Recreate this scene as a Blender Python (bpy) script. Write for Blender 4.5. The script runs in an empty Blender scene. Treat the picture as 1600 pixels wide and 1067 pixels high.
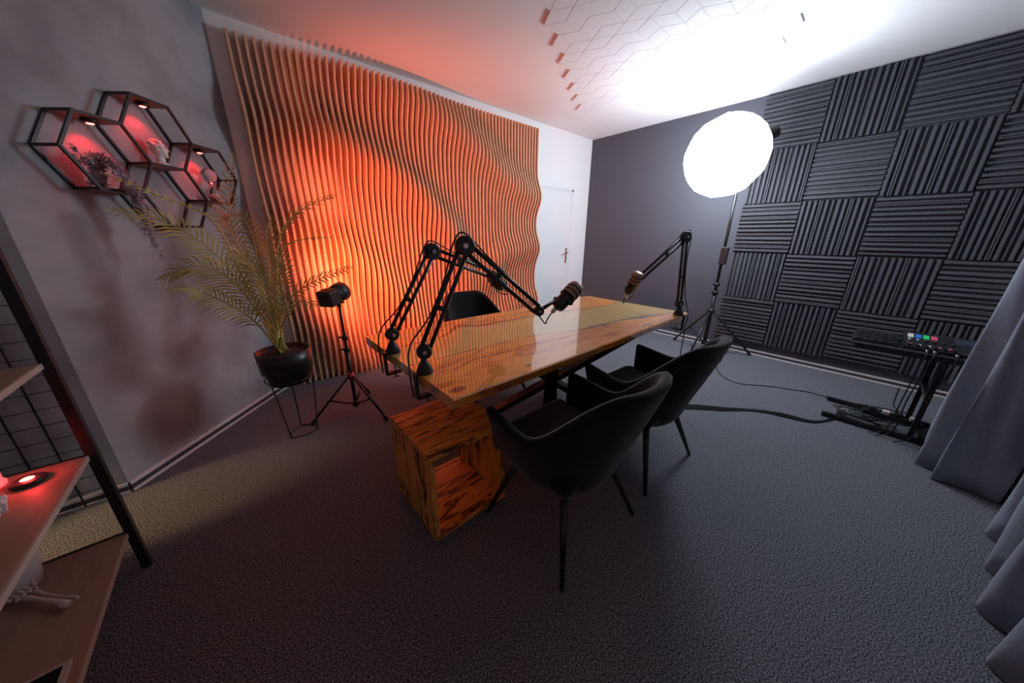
import bpy, bmesh, math, random
from mathutils import Vector, Matrix
random.seed(7)
scene = bpy.context.scene
C = scene.collection
V = Vector

# ------------------------------------------------------------------ camera
CAM = V((-4.3985, -3.2441, 1.2835))
F_PX, YAW, PITCH, ROLL = 489.1, 0.8509, 0.3225, 0.0087
fw = V((math.cos(PITCH)*math.cos(YAW), math.cos(PITCH)*math.sin(YAW), -math.sin(PITCH)))
r0 = V((math.sin(YAW), -math.cos(YAW), 0)); u0 = r0.cross(fw)
rt = r0*math.cos(ROLL) + u0*math.sin(ROLL); up = u0*math.cos(ROLL) - r0*math.sin(ROLL)
cd = bpy.data.cameras.new('camera'); cam = bpy.data.objects.new('camera', cd); C.objects.link(cam)
cd.sensor_width = 36; cd.lens = 36*F_PX/1600; cd.clip_start = 0.02
M = Matrix((rt, up, -fw)).transposed().to_4x4(); M.translation = CAM; cam.matrix_world = M
scene.camera = cam

# ------------------------------------------------------------------ world, exposure, lights
w = bpy.data.worlds.new('world'); scene.world = w; w.use_nodes = True
w.node_tree.nodes['Background'].inputs[0].default_value = (0.5, 0.55, 0.7, 1)
w.node_tree.nodes['Background'].inputs[1].default_value = 0.0
scene.view_settings.view_transform = 'Standard'; scene.view_settings.look = 'None'
scene.view_settings.gamma = 1; scene.view_settings.use_curve_mapping = False
scene.view_settings.exposure = 0.0
SOFTBOX_POS = V((-0.78, -2.065, 1.997)); SOFTBOX_R = 0.345; SOFTBOX_STRENGTH = 25.5
def light(kind, name, loc, energy, color, target=None, **kw):
    d = bpy.data.lights.new(name, kind); o = bpy.data.objects.new(name, d); C.objects.link(o)
    d.energy = energy; d.color = color; o.location = loc
    for k, v in kw.items(): setattr(d, k, v)
    if target is not None: o.rotation_euler = (V(target)-V(loc)).to_track_quat('-Z', 'Y').to_euler()
    return o
LAMP_HEAD = V((-3.915, -0.86, 0.90)); LAMP_DIR = V((0.72, 0.62, 0.16)).normalized()
light('SPOT', 'video_lamp_beam', LAMP_HEAD+LAMP_DIR*0.10, 168, (1, 0.150, 0.055), LAMP_HEAD+LAMP_DIR, spot_size=math.radians(150), spot_blend=0.9, shadow_soft_size=0.05)
# warm lamp beyond the rack, out of the picture: the photo shows its pool of light on the carpet and wall end
light('SPOT', 'hallway_lamp_left_offscreen', (-6.5, -1.16, 0.75), 130, (1, 0.62, 0.27), (-4.95, -1.18, 0.0), spot_size=math.radians(21), spot_blend=0.8, shadow_soft_size=0.03)

# ------------------------------------------------------------------ materials
def mat(name, color, rough=0.6, metal=0.0, coat=0.0, emit=None, estr=0.0, noise=None, bump=None, sheen=0.0, trans=0.0, ior=1.45, spec=0.5):
    """noise=(scale xyz or float, colour2, detail); bump=(scale, strength)"""
    m = bpy.data.materials.new(name); m.use_nodes = True
    nt = m.node_tree; b = nt.nodes['Principled BSDF']
    b.inputs['Base Color'].default_value = (*color, 1); b.inputs['Roughness'].default_value = rough
    b.inputs['Metallic'].default_value = metal; b.inputs['Coat Weight'].default_value = coat
    b.inputs['Coat IOR'].default_value = 2.0
    b.inputs['Coat Roughness'].default_value = 0.02; b.inputs['IOR'].default_value = ior
    b.inputs['Sheen Weight'].default_value = sheen; b.inputs['Transmission Weight'].default_value = trans
    b.inputs['Specular IOR Level'].default_value = spec
    if sheen: b.inputs['Sheen Roughness'].default_value = 0.4
    if emit: b.inputs['Emission Color'].default_value = (*emit, 1); b.inputs['Emission Strength'].default_value = estr
    tc = nt.nodes.new('ShaderNodeTexCoord')
    def noise_tex(scale, detail):
        mp = nt.nodes.new('ShaderNodeMapping'); n = nt.nodes.new('ShaderNodeTexNoise')
        sc = scale if isinstance(scale, tuple) else (scale,)*3
        mp.inputs['Scale'].default_value = sc; n.inputs['Scale'].default_value = 1; n.inputs['Detail'].default_value = detail
        nt.links.new(tc.outputs['Object'], mp.inputs['Vector']); nt.links.new(mp.outputs[0], n.inputs['Vector'])
        return n.outputs['Fac']
    if noise:
        sc, c2, det = noise[:3]; lo, hi = noise[3] if len(noise) > 3 else (0.35, 0.65)
        f = noise_tex(sc, det); rp = nt.nodes.new('ShaderNodeValToRGB')
        rp.color_ramp.elements[0].position = lo; rp.color_ramp.elements[1].position = hi
        rp.color_ramp.elements[0].color = (*color, 1); rp.color_ramp.elements[1].color = (*c2, 1)
        nt.links.new(f, rp.inputs[0]); nt.links.new(rp.outputs[0], b.inputs['Base Color'])
    if bump:
        f = noise_tex(bump[0], 4); bp = nt.nodes.new('ShaderNodeBump'); bp.inputs['Strength'].default_value = bump[1]
        bp.inputs['Distance'].default_value = bump[2] if len(bump) > 2 else 0.004
        nt.links.new(f, bp.inputs['Height']); nt.links.new(bp.outputs[0], b.inputs['Normal'])
    return m

def wood(name, stops, scale, rough=0.5, coat=0.0, warp=0.0, detail=5.0, bump=0.0):
    """ring-and-grain wood: noise stretched along one axis drives a multi-stop ramp"""
    m = bpy.data.materials.new(name); m.use_nodes = True; nt = m.node_tree; b = nt.nodes['Principled BSDF']
    b.inputs['Roughness'].default_value = rough; b.inputs['Coat Weight'].default_value = coat; b.inputs['Coat Roughness'].default_value = 0.015; b.inputs['Coat IOR'].default_value = 2.0
    tc = nt.nodes.new('ShaderNodeTexCoord'); mp = nt.nodes.new('ShaderNodeMapping'); mp.inputs['Scale'].default_value = scale
    n = nt.nodes.new('ShaderNodeTexNoise'); n.inputs['Scale'].default_value = 1; n.inputs['Detail'].default_value = detail; n.inputs['Distortion'].default_value = warp
    n.inputs['Roughness'].default_value = 0.65
    rp = nt.nodes.new('ShaderNodeValToRGB'); cr = rp.color_ramp
    while len(cr.elements) < len(stops): cr.elements.new(0.5)
    for e, (p, c) in zip(cr.elements, stops): e.position = p; e.color = (*c, 1)
    nt.links.new(tc.outputs['Object'], mp.inputs['Vector']); nt.links.new(mp.outputs[0], n.inputs['Vector'])
    nt.links.new(n.outputs['Fac'], rp.inputs[0]); nt.links.new(rp.outputs[0], b.inputs['Base Color'])
    if bump:
        bp = nt.nodes.new('ShaderNodeBump'); bp.inputs['Strength'].default_value = bump; bp.inputs['Distance'].default_value = 0.002
        nt.links.new(n.outputs['Fac'], bp.inputs['Height']); nt.links.new(bp.outputs[0], b.inputs['Normal'])
    return m

MT = dict(
    white_wall=mat('white_wall_paint', (0.80, 0.80, 0.80), 0.85, bump=(60, 0.08)),
    ceiling=mat('white_ceiling_paint', (0.82, 0.82, 0.82), 0.9, bump=(60, 0.06)),
    dark_wall=mat('anthracite_wall_paint', (0.072, 0.077, 0.095), 0.7, bump=(80, 0.1)),
    concrete=mat('grey_concrete_plaster', (0.245, 0.262, 0.285), 0.85, noise=((3.5, 3.5, 3.5), (0.37, 0.39, 0.415), 8), bump=(14, 0.15)),
    carpet=mat('charcoal_carpet', (0.030, 0.031, 0.036), 1.0, noise=(200, (0.30, 0.315, 0.355), 5, (0.40, 0.68)), spec=0.03),
    trim_white=mat('white_plastic_trim', (0.70, 0.66, 0.66), 0.5),
    trim_dark=mat('dark_carpet_strip', (0.06, 0.06, 0.07), 1.0),
    door=mat('white_door_lacquer', (0.78, 0.79, 0.80), 0.45),
    chrome=mat('brushed_steel', (0.5, 0.5, 0.52), 0.3, 1.0),
    slat=mat('pine_slat', (0.62, 0.36, 0.22), 0.6, noise=((40, 40, 3), (0.72, 0.44, 0.28), 4)),
    black_metal=mat('black_powder_coat', (0.012, 0.012, 0.013), 0.35, spec=0.5),
    black_plastic=mat('black_plastic', (0.014, 0.014, 0.016), 0.42),
    matte_black=mat('matte_black', (0.01, 0.01, 0.011), 0.7),
    velvet=mat('black_velvet', (0.007, 0.007, 0.009), 0.9, sheen=0.25, spec=0.15),
    foam=mat('black_acoustic_foam', (0.074, 0.077, 0.088), 0.95, noise=(260, (0.098, 0.101, 0.114), 2), spec=0.2),
    curtain=mat('slate_curtain_cloth', (0.20, 0.235, 0.29), 0.95, noise=((500, 500, 60), (0.26, 0.30, 0.365), 2), sheen=0.2),
    pad=mat('white_felt_pad', (0.80, 0.80, 0.81), 0.95),
    pad_side=mat('white_felt', (0.78, 0.76, 0.75), 0.95),
    resin=mat('olive_gold_resin', (0.52, 0.34, 0.085), 0.25, coat=1.0, noise=((2, 6, 2), (0.60, 0.41, 0.12), 3)),
    bark=mat('dark_bark_line', (0.055, 0.013, 0.004), 0.4, coat=1.0, noise=((20, 40, 20), (0.20, 0.055, 0.015), 5)),
    slab=wood('amber_slab', [(0.28, (0.12, 0.022, 0.004)), (0.38, (0.45, 0.115, 0.011)), (0.48, (0.74, 0.255, 0.028)), (0.62, (0.82, 0.34, 0.05)), (0.75, (0.50, 0.14, 0.015))], (2.4, 8, 8), 0.3, 1.0, 1.5),
    burnt=wood('scorched_pine', [(0.36, (0.010, 0.004, 0.002)), (0.43, (0.16, 0.05, 0.008)), (0.50, (0.72, 0.30, 0.045)), (0.68, (0.90, 0.44, 0.075)), (0.8, (0.45, 0.15, 0.02))], (14, 14, 3.2), 0.45, 0.15, 1.6),
    burnt_flat=wood('scorched_pine_flat', [(0.36, (0.010, 0.004, 0.002)), (0.43, (0.16, 0.05, 0.008)), (0.50, (0.72, 0.30, 0.045)), (0.68, (0.90, 0.44, 0.075)), (0.8, (0.45, 0.15, 0.02))], (3.4, 18, 18), 0.45, 0.15, 1.8),
    shelf_wood=wood('oak_shelf', [(0.3, (0.20, 0.12, 0.085)), (0.55, (0.33, 0.21, 0.15)), (0.75, (0.26, 0.16, 0.11))], (14, 2, 14), 0.55),
    shelf_edge=mat('pale_board_edge', (0.42, 0.36, 0.31), 0.6),
    frond=mat('palm_green', (0.30, 0.35, 0.08), 0.45, noise=(6, (0.52, 0.46, 0.12), 2)),
    frond2=mat('palm_olive', (0.48, 0.42, 0.11), 0.45, noise=(6, (0.64, 0.52, 0.18), 2)),
    stem=mat('palm_stem', (0.16, 0.13, 0.03), 0.5),
    soil=mat('dark_soil', (0.02, 0.014, 0.01), 1.0, bump=(60, 1.0)),
    dried=mat('dusty_mauve_leaf', (0.30, 0.22, 0.27), 0.7, noise=(25, (0.56, 0.46, 0.52), 2)),
    plaster=mat('white_plaster', (0.75, 0.72, 0.70), 0.6),
    bone=mat('pale_bone', (0.52, 0.43, 0.40), 0.6),
    white_gloss=mat('white_ceramic', (0.62, 0.58, 0.58), 0.35),
    glass=mat('clear_glass', (1.0, 1.0, 1.0), 0.03, trans=1.0),
    window_glass=mat('dark_window_glass', (0.01, 0.012, 0.016), 0.05),
    sand=mat('pale_sand', (0.62, 0.56, 0.48), 0.9),
    red_metal=mat('red_anodised', (0.35, 0.02, 0.03), 0.4),
    mic_band=mat('warm_lit_mesh', (0.30, 0.185, 0.12), 0.5, 0.15),  # black grille mesh, the warm light on it painted into its colour
    cable=mat('black_rubber', (0.008, 0.008, 0.009), 0.5),
    red_glow=mat('red_led', (0.1, 0, 0), 0.4, emit=(1, 0.05, 0.04), estr=22),
    softbox=mat('lit_diffuser', (0.8, 0.8, 0.8), 0.9, emit=(0.88, 0.96, 1.07), estr=SOFTBOX_STRENGTH),
    lens_glow=mat('orange_lamp_face', (0.3, 0.1, 0.02), 0.3, emit=(1, 0.3, 0.08), estr=12),
    pad_w=mat('pad_white_lit', (0.3, 0.3, 0.3), 0.5, emit=(0.9, 0.95, 1), estr=0.30),
    pad_b=mat('pad_blue_lit', (0.0, 0.1, 0.3), 0.5, emit=(0.05, 0.25, 1), estr=0.30),
    pad_g=mat('pad_green_lit', (0.0, 0.3, 0.1), 0.5, emit=(0.05, 1, 0.25), estr=0.30),
    pad_p=mat('pad_pink_lit', (0.3, 0.05, 0.1), 0.5, emit=(1, 0.15, 0.3), estr=0.30),
    screen=mat('dim_screen', (0.01, 0.012, 0.02), 0.2, emit=(0.25, 0.35, 0.6), estr=0.05),
)

# ------------------------------------------------------------------ mesh helpers
def W(o):
    m = o.matrix_basis.copy()
    while o.parent: o = o.parent; m = o.matrix_basis @ m
    return m
class MB:
    def __init__(s): s.v = []; s.f = []; s.sm = []
    def add(s, vs, fs, smooth=False):
        k = len(s.v); s.v += [V(v) for v in vs]; s.f += [tuple(i+k for i in f) for f in fs]; s.sm += [smooth]*len(fs); return s
    def box(s, lo, hi, rot=None, piv=None):
        x0, y0, z0 = lo; x1, y1, z1 = hi
        vs = [V((x, y, z)) for z in (z0, z1) for y in (y0, y1) for x in (x0, x1)]
        if rot is not None:
            c = V(piv) if piv is not None else (V(lo)+V(hi))/2
            vs = [rot @ (v-c) + c for v in vs]
        return s.add(vs, [(0, 2, 3, 1), (4, 5, 7, 6), (0, 1, 5, 4), (2, 6, 7, 3), (0, 4, 6, 2), (1, 3, 7, 5)])
    def bbox(s, lo, hi, b, rot=None, piv=None):
        """box with chamfered edges"""
        bm = bmesh.new(); bmesh.ops.create_cube(bm, size=1)
        L = V(lo); H = V(hi)
        for v in bm.verts: v.co = V([(L[i]+H[i])/2 + v.co[i]*(H[i]-L[i]) for i in range(3)])
        bmesh.ops.bevel(bm, geom=bm.edges[:], offset=b, segments=2, profile=0.5, affect='EDGES')
        vs = [v.co.copy() for v in bm.verts]
        if rot is not None:
            c = V(piv) if piv is not None else (L+H)/2
            vs = [rot @ (v-c) + c for v in vs]
        bm.verts.index_update(); fs = [tuple(v.index for v in f.verts) for f in bm.faces]; bm.free()
        return s.add(vs, fs)
    def bar(s, a, b, wx, wy, upv=(0, 0, 1)):
        """rectangular bar from a to b"""
        a = V(a); b = V(b); d = (b-a).normalized(); x = d.cross(V(upv))
        if x.length < 1e-4: x = d.cross(V((1, 0, 0)))
        x.normalize(); y = d.cross(x)
        vs = [p + x*(sx*wx/2) + y*(sy*wy/2) for p in (a, b) for sx, sy in ((-1, -1), (1, -1), (1, 1), (-1, 1))]
        return s.add(vs, [(0, 1, 2, 3), (7, 6, 5, 4), (0, 4, 5, 1), (1, 5, 6, 2), (2, 6, 7, 3), (3, 7, 4, 0)])
    def tube(s, pts, rad, n=8, cap=True):
        pts = [V(p) for p in pts]; rs = rad if isinstance(rad, (list, tuple)) else [rad]*len(pts)
        k = len(s.v); prev = None; fs = []
        for i, p in enumerate(pts):
            d = (pts[min(i+1, len(pts)-1)] - pts[max(i-1, 0)]).normalized()
            if prev is None:
                x = d.cross(V((0, 0, 1)));
                if x.length < 1e-3: x = d.cross(V((1, 0, 0)))
            else: x = prev - d*prev.dot(d)
            x.normalize(); prev = x; y = d.cross(x)
            for j in range(n):
                t = 2*math.pi*j/n; s.v.append(p + x*(math.cos(t)*rs[i]) + y*(math.sin(t)*rs[i]))
        m = len(pts)
        for i in range(m-1):
            for j in range(n): fs.append((k+i*n+j, k+i*n+(j+1) % n, k+(i+1)*n+(j+1) % n, k+(i+1)*n+j))
        s.f += fs; s.sm += [True]*len(fs)
        if cap: s.f += [tuple(k+j for j in range(n))[::-1], tuple(k+(m-1)*n+j for j in range(n))]; s.sm += [False]*2
        return s
    def lathe(s, prof, n=24, mtx=None, cap=True):
        """prof: list of (radius, height) turned about local z"""
        mtx = mtx or Matrix(); k = len(s.v); m = len(prof)
        for rr, h in prof:
            for j in range(n):
                t = 2*math.pi*j/n; s.v.append(mtx @ V((rr*math.cos(t), rr*math.sin(t), h)))
        for i in range(m-1):
            for j in range(n): s.f.append((k+i*n+j, k+i*n+(j+1) % n, k+(i+1)*n+(j+1) % n, k+(i+1)*n+j)); s.sm.append(True)
        if cap: s.f += [tuple(k+j for j in range(n))[::-1], tuple(k+(m-1)*n+j for j in range(n))]; s.sm += [False]*2
        return s
    def ball(s, c, r, sub=2, sc=(1, 1, 1)):
        bm = bmesh.new(); bmesh.ops.create_icosphere(bm, subdivisions=sub, radius=1)
        bm.verts.index_update(); c = V(c)
        vs = [c + V((v.co.x*r*sc[0], v.co.y*r*sc[1], v.co.z*r*sc[2])) for v in bm.verts]
        fs = [tuple(v.index for v in f.verts) for f in bm.faces]; bm.free()
        return s.add(vs, fs, True)
    def build(s, name, m, parent=None, smooth=None, fix=True):
        me = bpy.data.meshes.new(name)
        vs = s.v
        if parent is not None:
            inv = W(parent).inverted(); vs = [inv @ v for v in vs]
        me.from_pydata([tuple(v) for v in vs], [], s.f)
        me.polygons.foreach_set('use_smooth', s.sm if smooth is None else [smooth]*len(s.f))
        if fix:
            bm = bmesh.new(); bm.from_mesh(me); bmesh.ops.recalc_face_normals(bm, faces=bm.faces[:]); bm.to_mesh(me); bm.free()
        me.materials.append(MT[m] if isinstance(m, str) else m); me.update()
        o = bpy.data.objects.new(name, me); C.objects.link(o)
        if parent is not None: o.parent = parent
        return o
def axis_mtx(p, d, upv=(0, 0, 1)):
    """local z -> direction d, at p"""
    d = V(d).normalized(); x = V(upv).cross(d)
    if x.length < 1e-4: x = V((1, 0, 0))
    x.normalize(); y = d.cross(x); m = Matrix((x, y, d)).transposed().to_4x4(); m.translation = V(p); return m
def tag(o, label, cat, group=None):
    o['label'] = label; o['category'] = cat
    if group: o['group'] = group
    return o
def thing(name, loc, label, cat, group=None, rz=0):
    o = bpy.data.objects.new(name, None); C.objects.link(o); o.location = loc; o.rotation_euler = (0, 0, rz); o.empty_display_size = 0.05
    return tag(o, label, cat, group)
def struct(mb, name, m, parent=None):
    o = mb.build(name, m, parent)
    if parent is None: o['kind'] = 'structure'
    return o
def copy_tree(o, parent=None):
    c = o.copy(); C.objects.link(c); c.parent = parent
    for ch in list(o.children): copy_tree(ch, c)
    return c
def catmull(pts, n=6):
    pts = [V(p) for p in pts]; P = [pts[0]*2-pts[1]] + pts + [pts[-1]*2-pts[-2]]; out = []
    for i in range(1, len(P)-2):
        for k in range(n):
            t = k/n; a, b, c, d = P[i-1], P[i], P[i+1], P[i+2]
            out.append(0.5*((2*b) + (c-a)*t + (2*a-5*b+4*c-d)*t*t + (3*b-a-3*c+d)*t*t*t))
    out.append(pts[-1]); return out
def ray(px, py): return fw + rt*((px-800)/F_PX) - up*((py-533.5)/F_PX)
def on_z(px, py, z): q = ray(px, py); return CAM + q*((z-CAM.z)/q.z)
def at_depth(px, py, d): return CAM + ray(px, py)*d
def lerp(xs, ys, x):
    if x <= xs[0]: return ys[0]
    for i in range(len(xs)-1):
        if x <= xs[i+1]:
            t = (x-xs[i])/(xs[i+1]-xs[i]); return ys[i]+(ys[i+1]-ys[i])*t
    return ys[-1]
def smooth_lerp(xs, ys, x):
    if x <= xs[0]: return ys[0]
    for i in range(len(xs)-1):
        if x <= xs[i+1]:
            t = (x-xs[i])/(xs[i+1]-xs[i]); t = t*t*(3-2*t); return ys[i]+(ys[i+1]-ys[i])*t
    return ys[-1]

# ------------------------------------------------------------------ the room
H = 2.65
GA = V((-4.215, 0, 0)); GB = V((-5.035, -0.945, 0)); GD = (GB-GA).normalized(); GN = V((-GD.y, GD.x, 0))
if GN.dot(CAM-GA) < 0: GN = -GN
XL, YW = -6.8, -4.0
struct(MB().box((XL-0.1, YW-0.1, -0.1), (0.1, 0.1, 0)), 'floor', 'carpet')
struct(MB().box((XL-0.1, YW-0.1, H), (0.1, 0.1, H+0.1)), 'ceiling', 'ceiling')
# back wall with a door opening
DX0, DX1, DZ = -1.19, -0.36, 1.95
wb = MB().box((-4.3, 0, 0), (DX0, 0.1, H)).box((DX1, 0, 0), (0.1, 0.1, H)).box((DX0, 0, DZ), (DX1, 0.1, H))
struct(wb, 'wall_back', 'white_wall')
struct(MB().box((0, YW-0.1, 0), (0.1, 0.0, H)), 'wall_right', 'dark_wall')
struct(MB().box((XL-0.1, YW-0.1, 0), (0.0, YW, H)), 'wall_window', 'white_wall')
a, b = GA, GB; t = -GN*0.12
struct(MB().add([a, b, b+t, a+t+V((0.1, 0.1, 0)), a+V((0, 0, H)), b+V((0, 0, H)), b+t+V((0, 0, H)), a+t+V((0.1, 0.1, H))],
       [(0, 1, 2, 3), (4, 7, 6, 5), (0, 4, 5, 1), (1, 5, 6, 2), (2, 6, 7, 3), (3, 7, 4, 0)]), 'wall_diagonal', 'concrete')
struct(MB().box((XL, GB.y, 0), (GB.x-0.001, GB.y+0.1, H)), 'wall_left', 'concrete')
struct(MB().box((XL-0.1, YW, 0), (XL, GB.y, H)), 'wall_far_left', 'white_wall')
# door
d1 = struct(MB().bbox((DX0+0.03, 0.008, 0.008), (DX1-0.03, 0.048, DZ-0.03), 0.003), 'door_1', 'door')
fr = MB().box((DX0, 0.003, 0), (DX0+0.03, 0.09, DZ)).box((DX1-0.03, 0.003, 0), (DX1, 0.09, DZ)).box((DX0, 0.003, DZ-0.03), (DX1, 0.09, DZ))
fr.build('door_frame', 'door', d1)
hp = MB().bbox((-0.478, -0.002, 0.91), (-0.442, 0.008, 1.13), 0.004).build('handle_plate', 'chrome', d1)
MB().tube(catmull([(-0.46, 0.02, 1.06), (-0.46, -0.035, 1.06), (-0.475, -0.045, 1.06), (-0.57, -0.045, 1.055)], 4), 0.009).build('door_handle', 'chrome', d1)
MB().tube([(-0.46, 0.02, 0.96), (-0.46, 0.008, 0.96)], 0.012, 12).build('lock_cylinder', 'chrome', d1)
struct(MB().box((DX0, 0.095, 0), (DX1, 0.11, DZ)), 'trim_1', 'white_wall')
# skirting: a carpet strip between two pale beads
def skirting(name, p0, p1, nrm):
    p0 = V(p0); p1 = V(p1); n = V(nrm).normalized()
    def strip(z0, z1, th):
        vs = []
        for z in (z0, z1): vs += [p0+V((0, 0, z)), p1+V((0, 0, z)), p1+n*th+V((0, 0, z)), p0+n*th+V((0, 0, z))]
        return MB().add(vs, [(0, 3, 2, 1), (4, 5, 6, 7), (0, 1, 5, 4), (1, 2, 6, 5), (2, 3, 7, 6), (3, 0, 4, 7)])
    o = struct(strip(0, 0.055, 0.012), name, 'trim_dark')
    strip(0, 0.014, 0.018).build('lower_bead', 'trim_white', o); strip(0.041, 0.056, 0.015).build('upper_bead', 'trim_white', o)
skirting('baseboard_right', (0, -0.001, 0), (0, YW, 0), (-1, 0, 0))
skirting('baseboard_diagonal', GA+GN*0.0, GB, GN)
skirting('baseboard_left', (GB.x, GB.y, 0), (XL, GB.y, 0), (0, -1, 0))
skirting('baseboard_window', (0, YW, 0), (-6.0, YW, 0), (0, 1, 0))
skirting('baseboard_back', (DX1, 0, 0), (0, 0, 0), (0, -1, 0))
# low dark window behind the curtains
wn = struct(MB().box((-2.75, YW, 0.21), (-1.57, YW+0.012, 2.2)), 'window_1', 'window_glass')
MB().box((-1.57, YW, 0.19), (-1.55, YW+0.025, 2.22)).box((-2.77, YW, 0.19), (-2.75, YW+0.025, 2.22)).box((-2.77, YW, 0.19), (-1.55, YW+0.025, 0.21)).box((-2.77, YW, 2.2), (-1.55, YW+0.025, 2.22)).build('window_frame', 'trim_white', wn)

# ------------------------------------------------------------------ slatted wave wall
NS, SX0, SX1, STH = 62, -4.12, -1.215, 0.017
RIDGES = [[(-4.3, 3.0), (-3.75, 2.78), (-3.35, 2.57), (-2.85, 2.46), (-2.39, 2.30), (-1.76, 1.93), (-1.34, 1.78), (-1.1, 1.765)],
          [(-4.3, 2.10), (-4.12, 2.06), (-3.6, 2.02), (-3.17, 1.86), (-2.89, 1.68), (-2.56, 1.36), (-2.40, 0.95), (-2.34, 0.50), (-2.30, -0.1)],
          [(-2.05, 0.80), (-1.85, 1.06), (-1.5, 1.14), (-1.1, 1.14)],
          [(-2.0, -0.1), (-1.8, 0.25), (-1.5, 0.40), (-1.1, 0.44)],
          [(-4.3, 1.45), (-3.85, 1.30), (-3.45, 1.02), (-3.15, 0.65), (-2.95, 0.2), (-2.85, -0.2)],
          [(-4.3, 0.65), (-3.9, 0.45), (-3.6, 0.05)]]
def seg_dist(px, pz, pts):
    best = 9
    for (ax_, az), (bx_, bz) in zip(pts[:-1], pts[1:]):
        dx, dz = bx_-ax_, bz-az; t = max(0, min(1, ((px-ax_)*dx+(pz-az)*dz)/(dx*dx+dz*dz)))
        best = min(best, math.hypot(px-ax_-dx*t, pz-az-dz*t))
    return best
def slat_depth(x, z):
    s = sum(math.exp(-(seg_dist(x, z, R)/0.17)**2)**1.0 for R in RIDGES)
    return 0.078 + 0.092*min(1.0, s - 0.12*max(0, s-0.9))
sw = thing('slat_wall', (-2.67, -0.06, 0), 'wooden wall feature of upright wavy-edged slats beside the white door', 'slat wall')
for i in range(NS):
    x = SX0 + (SX1-SX0)*i/(NS-1); n = 56; vs = []; fs = []
    for k in range(n+1):
        z = 0.004 + 2.551*k/n; d = slat_depth(x, z)
        vs += [(x-STH/2, -0.001, z), (x+STH/2, -0.001, z), (x+STH/2, -d+0.003, z), (x+STH/2-0.003, -d, z), (x-STH/2+0.003, -d, z), (x-STH/2, -d+0.003, z)]
    for k in range(n):
        for j in range(6): fs.append((k*6+j, k*6+(j+1) % 6, (k+1)*6+(j+1) % 6, (k+1)*6+j))
    fs += [tuple(range(6)), tuple(n*6+j for j in range(6))]
    MB().add(vs, fs, False).build('slat', 'slat', sw)

# ------------------------------------------------------------------ acoustic foam
def foam_mesh(wd, ht, key):
    """one tile in the y-z plane, ridges along z, origin at a corner; thickness along -x"""
    rnd = random.Random(key); mb = MB(); base = 0.018; nr = 12; pitch = wd/nr
    prof = [(0.0, base)]
    for i in range(nr):
        a = i*pitch; kind = [0, 0, 1, 0, 2, 0, 0, 1, 0, 0, 2, 0][(i+key) % nr]
        if kind == 0: pts = [(0.14, base), (0.30, 0.05), (0.72, 0.05), (0.88, base)]
        elif kind == 1: pts = [(0.10, base), (0.2, 0.05), (0.42, 0.05), (0.5, 0.030), (0.58, 0.048), (0.8, 0.048), (0.9, base)]
        else: pts = [(0.25, base), (0.38, 0.042), (0.62, 0.042), (0.75, base)]
        prof += [(a+p*pitch, h) for p, h in pts]
    prof.append((wd, base)); k = len(prof); vs = []
    for z in (0, ht):
        for y, h in prof: vs.append((-h, -y, z))
        for y, h in prof: vs.append((0, -y, z))
    fs = []
    for i in range(k-1):
        fs += [(i, i+1, 2*k+i+1, 2*k+i), (i, k+i, k+i+1, i+1), (2*k+i, 2*k+i+1, 3*k+i+1, 3*k+i)]
    fs += [(0, 2*k, 3*k, k), (k-1, 2*k-1, 4*k-1, 3*k-1), (k, 3*k, 4*k-1, 2*k-1)]
    return mb.add(vs, fs)
FC = [-2.094, -2.588, -3.085, -3.58, -3.995]; FZ = 2.638; FS = 0.499
tilts = ['horizontal', 'upright']
names_row = ['top', 'second', 'middle', 'fourth', 'lowest']
for ci in range(4):
    wd = FC[ci]-FC[ci+1]-0.004
    for ri in range(5):
        vert = (ci+ri) % 2 == 1; z0 = FZ-(ri+1)*FS+0.003
        key = (ci*5+ri*3) % 12
        if vert: mb = foam_mesh(wd, FS-0.006, key); mb.v = [V((v.x, FC[ci]+v.y, z0+v.z)) for v in mb.v]
        else: mb = foam_mesh(FS-0.006, wd, key); mb.v = [V((v.x, FC[ci]-v.z, z0-v.y)) for v in mb.v]
        mb.v = [V((v.x-0.0005, v.y, v.z)) for v in mb.v]
        col = ['column beside bare wall', 'second column from bare wall', 'third column from bare wall', 'column meeting the curtain'][ci]
        tag(mb.build('foam_tile', 'foam'), f'black foam tile with {tilts[vert]} ridges, {names_row[ri]} row, {col}', 'foam tile', 'acoustic foam tiles on the dark wall')

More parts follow.
